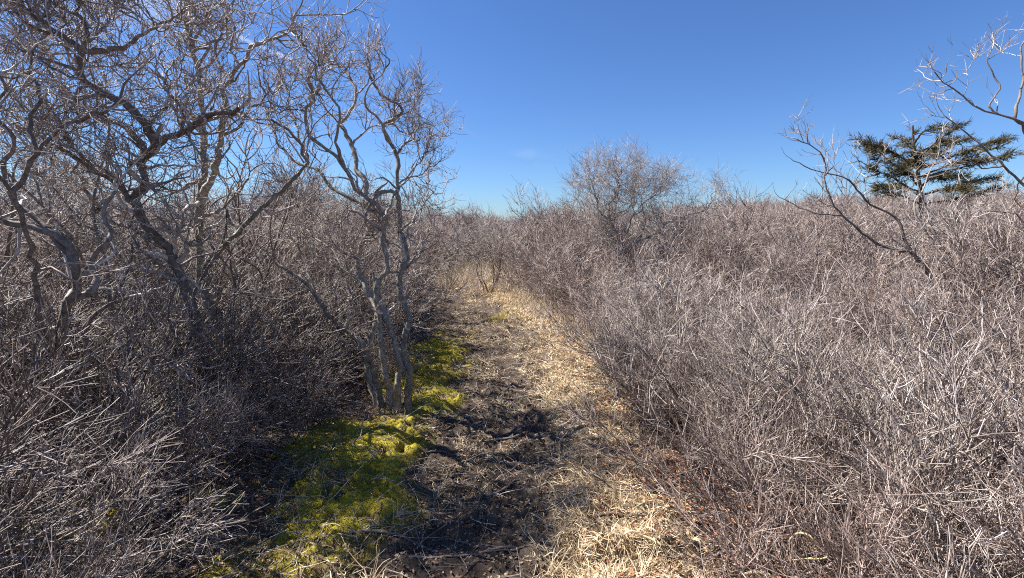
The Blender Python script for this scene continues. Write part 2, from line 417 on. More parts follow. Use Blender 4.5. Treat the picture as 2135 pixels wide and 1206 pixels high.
# right side
tries = rng.random((6000, 2))
for a, b_ in tries:
    y = .2+11*a**.9; x = -2+14*b_
    if x < path_r(y)+.20: continue
    if x > 1.25*y+3.2: continue
    if math.hypot(x, y) < 1.25: continue
    d = .42+.03*y
    if free(x, y, d): spots.append((x, y)); cand.append((x, y, 'R'))
for a, b_ in rng.random((6000, 2)):
    y = .2+11*a**.9; x = -13+12.5*b_
    if x > path_l(y)-(.30 if y < 5 else .60): continue
    if x < -1.25*y-3: continue
    if 2.2 < y < 4.5 and x > -1.8: continue
    if math.hypot(x, y) < 1.5: continue
    d = .46+.035*y
    if free(x, y, d): spots.append((x, y)); cand.append((x, y, 'L'))
cand.sort(key=lambda c: math.hypot(c[0], c[1]))
print('bush candidates', len(cand))
far_pts = []
for x, y, sd in cand:
    if count >= 296: far_pts.append((x, y)); continue
    count += 1
    r = math.hypot(x, y)
    if sd == 'R':
        edge = x-path_r(y)
        s = (.76+.32*rng.random())*(.80 if edge < .7 and y < 3.5 else 1.0)*(1+.22*sstep(6, 10, r))*(.8+.2*sstep(1.2, 3.0, r))
        if 3.4 < r < 6.5: s *= .86
        rz = math.pi+rng.uniform(-.5, .5)
        u = proj(np.array([x, y, .8]))[0]
        if edge < .8:
            w_ = 'beside the red-brown leaves in the foreground' if y < 4 else ('beside the middle of the straw strip' if y < 8 else 'near the small shrub at the path end')
            lab = 'grey bush on the right path edge '+w_; grp = 'bushes on the right path edge '+w_
        else:
            w_ = 'in the lower right foreground' if r < 3.2 else ('in front of the pale leaning dead tree' if r < 5.5 and u > 1650 else ('in the middle between path and sparse dark sapling' if r < 6 else
                 ('around the foot of the rounded tree' if u < 1560 else ('between the rounded tree and the cedar' if u < 1820 else 'around the foot of the cedar'))))
            lab = 'grey bush of the right thicket '+w_; grp = 'right thicket bushes '+w_
    else:
        edge = path_l(y)-x
        s = (.80+.25*rng.random())*(.55 if edge < .45 else (.8 if edge < .9 else 1.0))*(.92+.45*sstep(3, 8, r))
        s = min(s, .30+.52*edge) if y < 5.5 else s
        rz = rng.uniform(-.6, .6)
        u = proj(np.array([x, y, .8]))[0]
        if edge < .8:
            w_ = 'in front of the multi-stemmed tree' if y < 3.9 else 'behind the multi-stemmed tree'
            lab = 'thin bush on the left path edge '+w_; grp = 'bushes on the left path edge '+w_
        else:
            w_ = ('with long pale whips, in the lower left foreground' if r < 3.4 else ('with pale whips, around the foot of the serpentine tree' if r < 4.8 else
                 ('behind the near tree at the left frame edge' if u < 250 else ('seen between the serpentine and straight trunks' if u < 480 else 'seen between the straight trunk and the multi-stemmed tree'))))
            lab = 'brown bush left of the path '+w_; grp = 'left undergrowth bushes '+w_
    if r < (4.8 if sd == 'R' else 6.2): place_near(x, y, s, rz, sd, lab, grp)
    else: place_mid(x, y, s*1.05, rng.random()*6.28, lab, grp)

# ------------------------------------------------------------------ the far thicket (one mass, geometry nodes)
def scatter(name, pts, scl, meshes, label, cat_, zoff=-.03):
    pts = np.asarray(pts); n = len(pts)
    V = np.column_stack([pts[:, 0], pts[:, 1], gz(pts[:, 0], pts[:, 1])+zoff])
    me = bpy.data.meshes.new(name); me.vertices.add(n); me.vertices.foreach_set('co', V.astype(np.float32).ravel())
    for an, av in (('scl', scl), ('rot', rng.random(n)*6.283)):
        at = me.attributes.new(an, 'FLOAT', 'POINT'); at.data.foreach_set('value', np.asarray(av, np.float32))
    at = me.attributes.new('pick', 'INT', 'POINT'); at.data.foreach_set('value', rng.integers(0, len(meshes), n).astype(np.int32))
    o = link(name, me, label=label, cat_=cat_, kind='stuff')
    ng = bpy.data.node_groups.new(name+'_nodes', 'GeometryNodeTree')
    ng.interface.new_socket('Geometry', in_out='INPUT', socket_type='NodeSocketGeometry')
    ng.interface.new_socket('Geometry', in_out='OUTPUT', socket_type='NodeSocketGeometry')
    N = ng.nodes; L = ng.links
    gi = N.new('NodeGroupInput'); go = N.new('NodeGroupOutput'); ip = N.new('GeometryNodeInstanceOnPoints'); gti = N.new('GeometryNodeJoinGeometry')
    for k, me2 in enumerate(meshes):
        src = bpy.data.objects.new('bush_source', me2)       # not linked to the scene, only referenced
        oi = N.new('GeometryNodeObjectInfo'); oi.inputs['Object'].default_value = src; oi.inputs['As Instance'].default_value = True
        L.new(oi.outputs['Geometry'], gti.inputs[0])
    def na(nm, t):
        a = N.new('GeometryNodeInputNamedAttribute'); a.data_type = t; a.inputs[0].default_value = nm; return a.outputs[0]
    ip.inputs['Pick Instance'].default_value = True
    L.new(na('pick', 'INT'), ip.inputs['Instance Index'])
    cx = N.new('ShaderNodeCombineXYZ'); L.new(na('rot', 'FLOAT'), cx.inputs[2]); L.new(cx.outputs[0], ip.inputs['Rotation'])
    L.new(na('scl', 'FLOAT'), ip.inputs['Scale'])
    mp = N.new('GeometryNodeMeshToPoints'); L.new(gi.outputs[0], mp.inputs[0])
    L.new(mp.outputs[0], ip.inputs['Points']); L.new(gti.outputs[0], ip.inputs['Instance']); L.new(ip.outputs[0], go.inputs[0])
    md = o.modifiers.new('scatter', 'NODES'); md.node_group = ng
    return o

def fan(r0, r1, sp, amax=62):
    out = []
    r = r0
    while r < r1:
        s_ = sp*(r/r0)**.75; n = int(2*math.radians(amax)*r/s_)
        th = np.linspace(-math.radians(amax), math.radians(amax), max(n, 2))+rng.normal(0, .35*s_/r, max(n, 2))
        rr = r+rng.normal(0, .3*s_, len(th)); out.append(np.stack([rr*np.sin(th), rr*np.cos(th)], -1)); r += s_*.85
    return np.vstack(out)
fp = fan(10.5, 150, .85)
lastr = max([math.hypot(*c[:2]) for c in cand[:296]])
fp = np.vstack([fp, np.array(far_pts).reshape(-1, 2)])
keep = []
sp_arr = np.array(spots)
for x, y in fp:
    if clearing(x, y, .35): continue
    if -3.4 < x < .3 and 11 < y < 13.2 and x < -.9: continue
    if math.hypot(x, y) < 14 and (x, y) not in far_pts and np.min((sp_arr[:, 0]-x)**2+(sp_arr[:, 1]-y)**2) < .5: continue
    keep.append((x, y))
fp = np.array(keep); rr = np.hypot(fp[:, 0], fp[:, 1])
base_s = .92+.17*rng.standard_normal(len(fp)).clip(-2, 2)+.40*fbm(fp[:, 0], fp[:, 1], 6, 3, 90)
base_s *= np.where(fp[:, 0] < -2.2, 1.2, 1.0)
base_s *= 1+.28*np.exp(-((fp[:, 0]-1.8)**2/2+(fp[:, 1]-13.5)**2/10))+.25*(rng.random(len(fp)) < .06)
scl = base_s*(1+.35*sstep(25, 120, rr))
red = (fbm(fp[:, 0], fp[:, 1], 9, 2, 41)+.16*np.exp(-((fp[:, 0]-1.6)**2/6+(fp[:, 1]-17)**2/14)) > .28)
closeb = rr < 22
if (~red & closeb).any():
    scatter('thicket', fp[~red & closeb], scl[~red & closeb], MID, 'dense grey-brown leafless thicket spreading away on both sides beyond the near bushes', 'thicket')
scatter('far_thicket', fp[~red & ~closeb], scl[~red & ~closeb], FAR, 'distant grey-brown leafless thicket covering the land up to the horizon', 'thicket')
scatter('red_thicket', fp[red], scl[red], FARRED, 'patches of reddish-brown leafless shrubs in the far thicket', 'thicket')

# ------------------------------------------------------------------ trees grown on hand-laid limbs
class Tree:
    def __init__(self, name, label, mat, group=None, cat_='tree', tmat=None):
        self.g = []; self.name = name; self.label = label; self.mat = mat; self.tmat = tmat or M_twig; self.group = group; self.cat = cat_; self.wood = []
    def limb(self, pts, Y0, Y1=None, r0=.03, r1=.008, parent=None, K=None, bow=0., jit=.18):
        Y1 = Y0 if Y1 is None else Y1
        if parent is not None:
            pp = self.g[parent][0]; q = proj(pp); k = np.argmin(((q-np.array(pts[0]))**2).sum(-1)); dY = Y1-Y0; Y0 = pp[k, 1]; Y1 = Y0+dY
        s = np.concatenate([[0], np.cumsum(np.hypot(*np.diff(np.array(pts, float), axis=0).T))]); s /= s[-1]
        P = np.array([px(x, y, Y0+(Y1-Y0)*t+bow*math.sin(math.pi*t)) for (x, y), t in zip(pts, s)])
        if parent is not None: P[0] = pp[k]
        K = K or max(10, int(len(pts)*3.2)); P = cat(P, K)
        L = np.linalg.norm(np.diff(P, axis=0), axis=1).sum()
        w = rng.standard_normal((K, 3))*L/K*jit; w[0] = 0; w[-1] *= .5; w[:, 0] *= .6; w[:, 2] *= .5; P = P+w
        R = (r0+(r1-r0)*np.linspace(0, 1, K)**.8)*(1+.10*rng.standard_normal(K))
        if parent is None:
            z = float(gz(P[0, 0], P[0, 1])); 
            R[:3] *= np.array([1.22, 1.07, 1.02])
            if abs(P[0, 2]-z) < .6: P[0, 2] = z-.05
        self.g.append((P, R, parent)); return len(self.g)-1
    def stem3(self, P, r0, r1, K=20, parent=None):
        P = cat(P, K); self.g.append((P, r0+(r1-r0)*np.linspace(0, 1, K)**.8, parent)); return len(self.g)-1
    def finish(self, n=(60, 350, 1500, 0), L=(.55, .30, .16, .1), up=(.06, .08, .08, .05), wig=.28, kink=.45, tmin=.15, K=(9, 7, 5, 4), rm=(.0060, .0034, .0024, .0018), zmin=0., ang=(30, 70)):
        Kg = 24; G = []; GR = []
        for P, R, _ in self.g:
            u = np.linspace(0, 1, Kg); v = np.linspace(0, 1, len(P))
            G.append(np.stack([np.interp(u, v, P[:, k]) for k in range(3)], -1)); GR.append(np.interp(u, v, R))
        G = np.array(G); GR = np.array(GR)
        w = Wood(); cur = (G, GR)
        # ends of limbs keep going as thin shoots
        end_d = norm(G[:, -1]-G[:, -3]); E = walk(G[:, -1], end_d, np.full(len(G), L[0]*.7), 7, wig, up[0]); ER = GR[:, -1:]*(1-.7*np.linspace(0, 1, 7))[None]
        w.add(E, ER, 4)
        for lv in range(4):
            if n[lv] == 0: break
            C, R = children(cur[0], cur[1], n[lv], tmin if lv == 0 else .25, 1, ang if lv else (ang[0]+15, ang[1]+10), lambda t, m: L[lv]*(.45+.9*rng.random(m))*(1.15-.4*t),
                            K[lv], wig*(1, .85, .5, .4)[lv], up[lv], .6, rm[lv], kink*(1, .7, .15, 0)[lv], skew=.6 if lv < 2 else .8, wr=.6 if lv == 0 else 0.)
            if zmin and lv == 0:
                ok = C[:, 0, 2] > zmin; C = C[ok]; R = R[ok]
            w.add(C, R, 5 if lv == 0 else (4 if lv == 1 else 3)); cur = (C, R)
            if lv == 0:   # twigs also straight from the limb-ends
                pass
        self.w = w
    def build(self):
        b0 = self.g[0][0][0]
        z = float(gz(b0[0], b0[1])); e = link(self.name, None, None, self.label, self.cat, self.group, loc=(b0[0], b0[1], z)); e.empty_display_size = .3
        off = np.array([b0[0], b0[1], z]); par = []
        for P, R, p in self.g:
            m_ = Wood().add(P-off, R, 8, float(rng.random())).mesh('trunk' if p is None else 'limb', self.mat)
            o = link('trunk' if p is None else 'limb', m_, e)
        w = self.w
        me = mesh_np('crown', np.concatenate(w.v)-off, [np.concatenate(w.q)], self.tmat, {'tone': np.concatenate(w.a)})
        link('crown', me, e); return e

# --- tree A: the multi-stemmed tree beside the moss
A = Tree('bare_tree', 'multi-stemmed bare grey tree standing beside the moss at the left of the path', M_bark)
a1 = A.limb([(796, 838), (782, 786), (769, 744), (749, 711), (724, 690), (699, 674), (687, 657), (666, 628), (637, 591), (591, 558)], 4.05, 4.2, .034, .013)
a2 = A.limb([(786, 835), (765, 773), (772, 715), (786, 657), (782, 632), (765, 599), (749, 566), (752, 520), (768, 480), (776, 418)], 4.12, 4.3, .032, .02)
a3 = A.limb([(815, 830), (801, 765), (794, 707), (792, 665), (786, 616), (790, 582), (807, 562), (799, 504), (803, 462), (790, 433), (761, 410), (739, 392), (720, 354), (698, 325), (672, 306), (649, 287), (638, 261), (640, 224), (657, 209), (645, 170)], 4.0, 3.8, .033, .010)
a4 = A.limb([(828, 840), (832, 757), (819, 707), (803, 657), (790, 624)], 3.92, 3.98, .031, .022)
a5 = A.limb([(848, 838), (854, 773), (840, 732), (844, 699), (854, 669), (844, 640), (832, 607), (836, 562), (848, 537), (836, 483), (832, 433), (828, 373), (828, 328), (810, 298), (798, 269), (806, 257), (825, 246), (841, 228), (817, 213), (795, 198), (776, 168), (765, 120)], 3.95, 4.1, .036, .008)
A.limb([(828, 435), (830, 410), (817, 399), (795, 401), (776, 418), (766, 440)], 0, -.1, .022, .014, a5)
A.limb([(828, 318), (847, 298), (862, 290), (869, 269)], 0, .1, .012, .005, a5)
A.limb([(761, 410), (765, 381), (743, 354), (739, 317), (716, 269), (709, 257), (731, 231), (743, 194), (731, 164), (701, 127), (690, 100)], 0, .5, .026, .006, a3)
A.limb([(739, 429), (709, 403), (683, 384), (668, 358), (638, 347), (608, 332), (578, 299), (575, 284), (560, 246), (556, 235), (575, 231)], 0, .4, .022, .006, a2)
A.limb([(803, 462), (815, 420), (842, 380), (872, 340), (890, 320)], 0, .4, .014, .005, a3)
A.limb([(836, 483), (862, 455), (880, 430), (905, 400)], 0, .5, .012, .005, a5)
A.limb([(836, 562), (870, 540), (884, 505), (898, 480)], 0, .4, .013, .005, a5)
A.limb([(724, 690), (727, 655), (733, 620), (722, 590)], 0, .2, .015, .007, a1)
A.limb([(792, 665), (770, 620), (755, 590), (715, 560), (690, 520), (660, 500)], 0, .5, .020, .008, a3)
A.limb([(638, 347), (640, 320), (622, 290), (618, 250), (600, 215), (610, 170)], 0, .2, .014, .005, 8)
A.limb([(666, 628), (640, 560), (620, 510), (635, 470)], 0, .3, .012, .006, a1)
A.limb([(720, 354), (700, 290), (710, 240), (690, 200), (660, 160), (665, 120)], 0, -.4, .016, .005, a3)
A.limb([(810, 298), (790, 250), (760, 215), (770, 180), (800, 150), (805, 125)], 0, -.3, .014, .004, a5)
A.finish(n=(150, 760, 2900, 2600), L=(.38, .25, .15, .07), up=(.10, .13, .15, .10), tmin=.3, zmin=.75)
A.build()

# --- tree B: straight stem and contorted limb
B = Tree('bare_tree', 'tall bare tree with one straight stem left of the multi-stemmed tree', M_bark)
b1 = B.limb([(505, 900), (498, 830), (470, 760), (460, 700), (440, 650), (423, 600), (416, 520), (413, 448), (423, 348), (423, 249), (418, 199), (413, 139), (398, 100), (388, 30), (385, -40)], 3.75, 3.9, .05, .014, jit=.12)
b2 = B.limb([(433, 423), (448, 348), (463, 279), (473, 219), (463, 189), (478, 164), (498, 134), (517, 129), (520, 100), (562, 85), (597, 70), (617, 30)], 0, -.4, .030, .007, b1)
B.limb([(410, 110), (408, 75), (438, 30), (443, -20)], 0, .1, .014, .006, b1)
B.limb([(440, 650), (428, 600), (433, 547), (493, 488), (537, 443), (587, 398), (637, 343), (632, 318), (600, 270), (565, 250)], 0, -.3, .032, .008, b1)
B.limb([(498, 134), (480, 100), (490, 60), (470, 20)], 0, .2, .012, .005, b2)
B.limb([(463, 279), (500, 265), (520, 225), (545, 215), (570, 175)], 0, .2, .014, .005, b2)
B.limb([(478, 164), (455, 130), (450, 90), (470, 50)], 0, .3, .012, .005, b2)
B.limb([(493, 488), (470, 440), (500, 400), (520, 360), (510, 310)], 0, .5, .014, .005, 3)
B.finish(n=(80, 300, 850, 500), L=(.62, .38, .20, .09), up=(.10, .12, .14, .10), tmin=.3, zmin=.9)
B.build()

# --- tree C: dark serpentine trunk
Ct = Tree('bare_tree', 'bare tree with a thick serpentine trunk and long crooked limbs in the left thicket', M_dark)
c1 = Ct.limb([(452, 895), (440, 820), (425, 740), (400, 640), (368, 560), (348, 512), (299, 468), (289, 433), (279, 413), (303, 383), (294, 338), (323, 308), (348, 289), (388, 274), (428, 244), (483, 234), (500, 226)], 3.5, 3.1, .052, .014, jit=.12)
c2 = Ct.limb([(323, 308), (303, 264), (264, 219), (214, 194), (174, 164), (167, 129), (169, 104), (144, 85), (99, 55), (40, 10)], 0, -.3, .030, .009, c1)
Ct.limb([(169, 107), (224, 107), (274, 87), (328, 55), (373, 30)], 0, .2, .020, .006, c2)
c4 = Ct.limb([(294, 338), (298, 308), (249, 259), (169, 219), (109, 174), (99, 100)], 0, .3, .022, .007, c1)
Ct.limb([(289, 423), (249, 388), (199, 358), (109, 299), (50, 269)], 0, -.2, .020, .008, c1)
Ct.limb([(169, 104), (180, 60), (160, 20), (190, -30)], 0, .1, .014, .006, c2)
Ct.limb([(348, 512), (280, 480), (225, 455), (190, 405), (140, 370)], 0, .3, .024, .008, c1)
Ct.limb([(388, 274), (380, 225), (345, 190), (350, 150)], 0, .2, .013, .005, c1)
Ct.limb([(120, 70), (70, 60), (30, 20), (10, -30)], 0, .1, .011, .005, c2)
Ct.finish(n=(190, 1300, 5200, 5200), L=(.38, .24, .14, .07), up=(.10, .12, .14, .10), tmin=.3, zmin=.9)
Ct.build()

# --- tree D: near, left frame edge
D = Tree('bare_tree', 'near bare tree with thick bent limbs cut by the left edge of the frame', M_dark)
d1 = D.limb([(150, 1010), (158, 900), (120, 760), (140, 640), (159, 597), (149, 527), (124, 493), (65, 473), (0, 463), (-80, 430), (-120, 330)], 2.75, 2.45, .036, .016, jit=.12)
d2 = D.limb([(120, 760), (95, 700), (75, 597), (60, 498), (40, 438), (10, 388), (-30, 330)], 0, -.6, .016, .008, d1)
d3 = D.limb([(149, 527), (90, 470), (30, 413), (75, 323), (124, 264), (184, 244), (249, 209)], 0, .1, .018, .007, d1)
D.limb([(140, 640), (200, 600), (190, 540), (230, 500), (215, 440), (240, 400)], 0, .3, .022, .009, d1)
D.limb([(30, 413), (10, 350), (30, 290), (-10, 240), (10, 180), (-20, 120)], 0, 0, .014, .006, d3)
D.limb([(75, 323), (60, 260), (85, 200), (60, 140), (80, 90)], 0, .2, .012, .005, d3)
D.limb([(150, 890), (185, 760), (175, 690), (215, 640), (270, 620)], 0, .3, .026, .010, d1)
D.finish(n=(40, 160, 420, 300), L=(.50, .30, .17, .07), up=(.08, .08, .06, .05), wig=.24, tmin=.25, zmin=.7)
D.build()

# --- procedural trees standing further back on the left
def wild_tree(x, y, H, r, label, nst=5, group=None, mat=None, spread=.5, n=(60, 380, 1700, 0), name='bare_tree', cat_='tree', lean=(0, 0), tmat=None, fine=1., Ls=1.):
    T = Tree(name, label, mat or M_bark, group, cat_, tmat)
    for i in range(nst):
        a = rng.random()*6.283; p0 = np.array([[x+.1*math.cos(a), y+.1*math.sin(a), float(gz(x, y))-.05]])
        d = np.array([[math.cos(a)*spread*rng.random()+lean[0], math.sin(a)*spread*rng.random()+lean[1], 1.]])
        P = walk(p0, d, np.array([H*(.7+.35*rng.random())]), 9, .22, .12, .35)[0]
        T.stem3(P, r*(.6+.5*rng.random()), r*.22, 22)
        for j in range(2):
            k = rng.integers(7, 14); q = norm(rng.standard_normal(3)); q[2] = abs(q[2])*.7
            P2 = walk(P[None, k // 3+1], (q+np.array([0, 0, .6]))[None], np.array([H*.4]), 7, .3, .1, .4)[0]
            T.stem3(P2, r*.4, r*.15, 14, parent=len(T.g)-1)
    T.finish(n=n, L=(.34*Ls, .22*Ls, .13*Ls, .07), up=(.10, .10, .08, .05), tmin=.35, rm=(.004*fine, .0026*fine, .0019*fine, .0016))
    return T.build()
back = [(-2.1, 5.6, 2.4), (-3.3, 5.0, 2.7), (-4.6, 4.9, 2.8), (-2.9, 7.2, 2.5), (-4.4, 7.0, 2.7), (-6.3, 6.2, 2.9), (-5.6, 3.6, 2.7), (-2.5, 9.2, 2.3), (-4.5, 9.6, 2.6), (-7.6, 8.2, 2.9), (-3.9, 3.2, 2.2)]
ORD = ['leftmost', 'second from the left', 'third from the left', 'fourth from the left', 'fifth from the left', 'sixth, at the middle', 'fifth from the right', 'fourth from the right', 'third from the right', 'second from the right', 'rightmost']
back.sort(key=lambda c: c[0]/c[1])
for (x, y, H), od in zip(back, ORD):
    wild_tree(x, y, 1.55+.09*y, .03, 'crooked bare tree tangled behind the left row, '+od+' of eleven', 4, 'bare trees tangled behind the left row', n=(60, 360, 1500, 900))
fill = [(-2.75, 4.3, 2.5, 'just right of the serpentine trunk'), (-3.15, 3.7, 2.6, 'left of the serpentine trunk'), (-3.7, 4.4, 2.7, 'behind the near bent limbs'), (-2.35, 4.9, 2.3, 'between the straight stem and the multi-stemmed tree'), (-4.3, 3.9, 2.8, 'close to the left frame edge'), (-3.0, 5.6, 2.5, 'behind the straight stem')]
for x, y, H, w_ in fill:
    wild_tree(x, y, H, .024, 'slim crooked bare tree '+w_, 5, n=(24, 90, 230, 120), mat=M_dark, spread=.45)
wild_tree(-1.72, 6.2, 2.15, .02, 'slim leafless shrub at the left path edge just behind the multi-stemmed tree', 6, n=(60, 300, 1300, 0), name='tall_shrub', cat_='shrub')
wild_tree(-2.0, 8.3, 2.0, .02, 'upright leafless shrub at the left path edge where the path narrows', 6, n=(60, 300, 1300, 0), name='tall_shrub', cat_='shrub')

# --- right: round crowned tree, its neighbour, path shrubs
It = Tree('bare_tree', 'bare tree with a rounded twiggy crown rising above the thicket right of the path', M_pale, tmat=M_twig)
i1 = It.limb([(1240, 640), (1262, 590), (1288, 540), (1295, 505), (1275, 470), (1268, 430), (1290, 400), (1285, 360)], 7.9, 8.4, .04, .010)
It.limb([(1290, 535), (1320, 508), (1360, 490), (1410, 455), (1470, 440), (1490, 410)], 0, .2, .028, .008, i1)
It.limb([(1320, 508), (1345, 470), (1340, 430), (1370, 400), (1380, 370)], 0, .3, .02, .007, 1)
It.limb([(1275, 470), (1250, 440), (1240, 400), (1230, 370)], 0, -.3, .02, .006, i1)
It.limb([(1295, 505), (1320, 450), (1315, 400), (1330, 365)], 0, .5, .02, .006, i1)
It.limb([(1288, 540), (1255, 500), (1225, 470), (1215, 420)], 0, .4, .02, .006, i1)
It.finish(n=(170, 1000, 3800, 3000), L=(.5, .36, .24, .13), up=(.10, .10, .08, .05), tmin=.35, rm=(.005, .003, .0022, .0018))
It.build()
p = px(1500, 470, 12.5); wild_tree(p[0], p[1], 2.65, .03, 'smaller pale bare tree just right of the rounded tree above the thicket', 6, n=(80, 500, 2400, 0), fine=1.7, Ls=1.2, tmat=M_crown, mat=M_pale)
p = px(1440, 470, 11.5); wild_tree(p[0], p[1], 2.2, .03, 'low pale bare tree between the rounded tree and its smaller neighbour', 5, n=(60, 400, 1800, 0), fine=1.7, Ls=1.2, tmat=M_crown, mat=M_pale)
for (u_, v_, Y_, H_, w_) in ((1600, 470, 13.0, 1.95, 'right of the smaller neighbour'), (1700, 470, 14.0, 2.1, 'behind the tips of the sparse sapling'), (1180, 470, 12.0, 1.95, 'left of the rounded tree'), (1365, 480, 9.6, 2.0, 'under the right side of the rounded crown'), (2080, 470, 15.0, 2.5, 'far right behind the cedar branches'), (1830, 470, 16.0, 2.3, 'just left of the cedar in the distance')):
    p = px(u_, v_, Y_); wild_tree(p[0], p[1], H_, .025, 'low spreading pale bare shrub '+w_, 5, n=(60, 360, 1500, 0), fine=1.7, Ls=1.1, tmat=M_crown, mat=M_pale, name='tall_shrub', cat_='shrub', spread=.8)
p = px(1017, 612, 11.1); wild_tree(p[0], p[1], 1.75, .026, 'small many-stemmed bare shrub standing in straw grass in the middle of the path end', 7, n=(50, 300, 1300, 0), fine=1.5, name='small_shrub', cat_='shrub', mat=M_dark)
p = px(925, 583, 14.0); wild_tree(p[0], p[1], 1.7, .03, 'small dark bare shrub where the path bends out of sight', 6, n=(50, 300, 1300, 0), fine=1.6, name='small_shrub', cat_='shrub', mat=M_dark, spread=.9)
p = px(1078, 520, 15.0); wild_tree(p[0], p[1], 2.45, .02, 'thin pale sapling poking above the thicket beyond the path', 4, n=(40, 200, 900, 0), fine=1.7, name='sapling', cat_='sapling', mat=M_pale, spread=.25)
p = px(1040, 520, 14.0); wild_tree(p[0], p[1], 1.95, .02, 'low pale sapling behind the shrub in the path', 5, n=(40, 240, 1000, 0), fine=1.6, name='sapling', cat_='sapling', mat=M_pale, spread=.3)

# --- sparse dark sapling in front of the cedar
Kt = Tree('sparse_sapling', 'sparse dark sapling with long bare arching branches left of the cedar', M_dark, cat_='sapling', tmat=M_twig)
k0 = Kt.limb([(1960, 690), (1945, 600), (1923, 550), (1905, 532), (1896, 523)], 4.7, 4.7, .022, .018, jit=.08)
k1 = Kt.limb([(1896, 523), (1865, 521), (1828, 508), (1782, 473), (1741, 432), (1720, 386), (1720, 336), (1695, 307), (1662, 291)], 0, .1, .016, .005, k0, jit=.1)
k2 = Kt.limb([(1896, 523), (1886, 494), (1865, 452), (1816, 427), (1782, 390), (1757, 369), (1704, 357), (1654, 336)], 0, .3, .014, .004, k0, jit=.1)
Kt.limb([(1757, 446), (1683, 440), (1625, 411)], 0, -.2, .008, .003, k1, jit=.1)
Kt.limb([(1896, 500), (1915, 482), (1932, 465)], 0, .1, .008, .004, k2)
Kt.limb([(1720, 370), (1740, 340), (1735, 300)], 0, .1, .006, .003, k1)
Kt.limb([(1782, 390), (1795, 350), (1780, 320)], 0, .1, .006, .003, k2)
Kt.limb([(1816, 427), (1803, 385), (1812, 350)], 0, .2, .006, .003, k2)
Kt.finish(n=(34, 110, 220, 0), L=(.28, .16, .09, .1), up=(.12, .10, .05, .05), wig=.16, kink=.2, tmin=.45, rm=(.0035, .0026, .002, .0012), ang=(25, 50))
Kt.build()
Lt = Tree('dead_tree', 'pale forked dead tree with whitish bark leaning in front of the cedar', M_pale, tmat=M_pale)
l1 = Lt.limb([(2050, 680), (2030, 620), (2010, 577), (1985, 539), (1952, 490), (1927, 423), (1912, 385), (1908, 360)], 5.6, 5.9, .024, .006, jit=.1)
Lt.limb([(1985, 539), (1940, 498), (1911, 452), (1907, 423), (1923, 398), (1936, 365), (1957, 320), (1962, 290)], 0, .3, .018, .004, l1, jit=.1)
Lt.finish(n=(20, 60, 100, 0), L=(.26, .16, .09, .1), wig=.18, kink=.2, tmin=.5, rm=(.0035, .0026, .002, .0012))
Lt.build()
Mt = Tree('bare_tree', 'bare tree reaching in with thin grey branches over the right edge of the frame', M_dark)
m0 = Mt.limb([(2420, 1050), (2380, 800), (2300, 600), (2240, 470), (2200, 330), (2165, 275), (2135, 257), (2102, 245), (2064, 235), (2031, 224), (1998, 195), (1965, 170), (1948, 150)], 2.9, 3.4, .03, .003, jit=.08)
Mt.limb([(2085, 240), (2064, 220), (2081, 179), (2058, 125), (2068, 104)], 0, .1, .007, .003, m0)
Mt.limb([(2240, 470), (2180, 420), (2135, 386), (2089, 345), (2039, 299), (1990, 257), (1969, 241)], 0, .3, .013, .003, m0, jit=.1)
Mt.limb([(2150, 265), (2118, 250), (2120, 215), (2135, 170), (2128, 110), (2145, 60)], 0, .1, .010, .004, m0)
Mt.limb([(2240, 470), (2170, 500), (2120, 450), (2060, 440)], 0, .1, .009, .003, m0)
Mt.limb([(2135, 257), (2150, 330), (2120, 390), (2125, 430)], 0, .2, .008, .003, m0)
Mt.limb([(2089, 345), (2050, 350), (2010, 330), (1990, 340)], 0, .1, .006, .003, 2)
Mt.finish(n=(36, 130, 260, 0), L=(.26, .15, .08, .1), up=(.10, .08, .05, .05), wig=.18, kink=.25, tmin=.35, rm=(.003, .002, .0016, .0012), zmin=1.2)
Mt.build()

# --- cedar
cz = Tree('cedar_tree', 'dark green windswept cedar standing above the thicket on the right', M_cbark, tmat=M_cedar)
cY = 9.0
t0 = cz.limb([(1915, 640), (1918, 560), (1916, 480), (1922, 420), (1915, 360), (1905, 300), (1903, 262)], cY, cY, .075, .015, jit=.06)
cl = [((1920, 425), (1860, 400), (1800, 378), .1), ((1916, 400), (1850, 365), (1790, 335), -.3), ((1915, 375), (1855, 335), (1795, 292), .3), ((1912, 345), (1860, 315), (1810, 300), -.5),
      ((1905, 310), (1885, 290), (1862, 285), .4), ((1918, 400), (2000, 385), (2070, 372), .2), ((1916, 380), (2000, 350), (2100, 322), -.3), ((1914, 360), (2000, 320), (2095, 285), .4),
      ((1910, 330), (1960, 290), (2000, 258), 0), ((1910, 320), (1950, 305), (2015, 290), .5), ((1922, 430), (1990, 415), (2075, 392), -.5), ((1918, 365), (1975, 345), (2080, 305), -.8),
      ((1905, 300), (1925, 275), (1950, 265), -.3), ((1918, 410), (1880, 390), (1840, 385), .8), ((1912, 350), (1930, 320), (1960, 325), .9), ((1918, 385), (1890, 360), (1850, 350), -.9), ((1915, 365), (1880, 330), (1840, 305), .9), ((1918, 395), (1950, 370), (2010, 365), .9),
      ((1918, 408), (1960, 395), (2020, 400), -.8)]
LB = []
for a_, b_, c_, dd in cl:
    LB.append(cz.limb([a_, b_, c_], 0, dd, .022, .006, t0, K=12, jit=.15))
G = np.array([np.stack([np.interp(np.linspace(0, 1, 16), np.linspace(0, 1, len(cz.g[i][0])), cz.g[i][0][:, k]) for k in range(3)], -1) for i in LB+[t0]])
GR = np.array([np.interp(np.linspace(0, 1, 16), np.linspace(0, 1, len(cz.g[i][1])), cz.g[i][1]) for i in LB+[t0]])
G[-1] = cat(G[-1][10:], 16)
w = Wood()
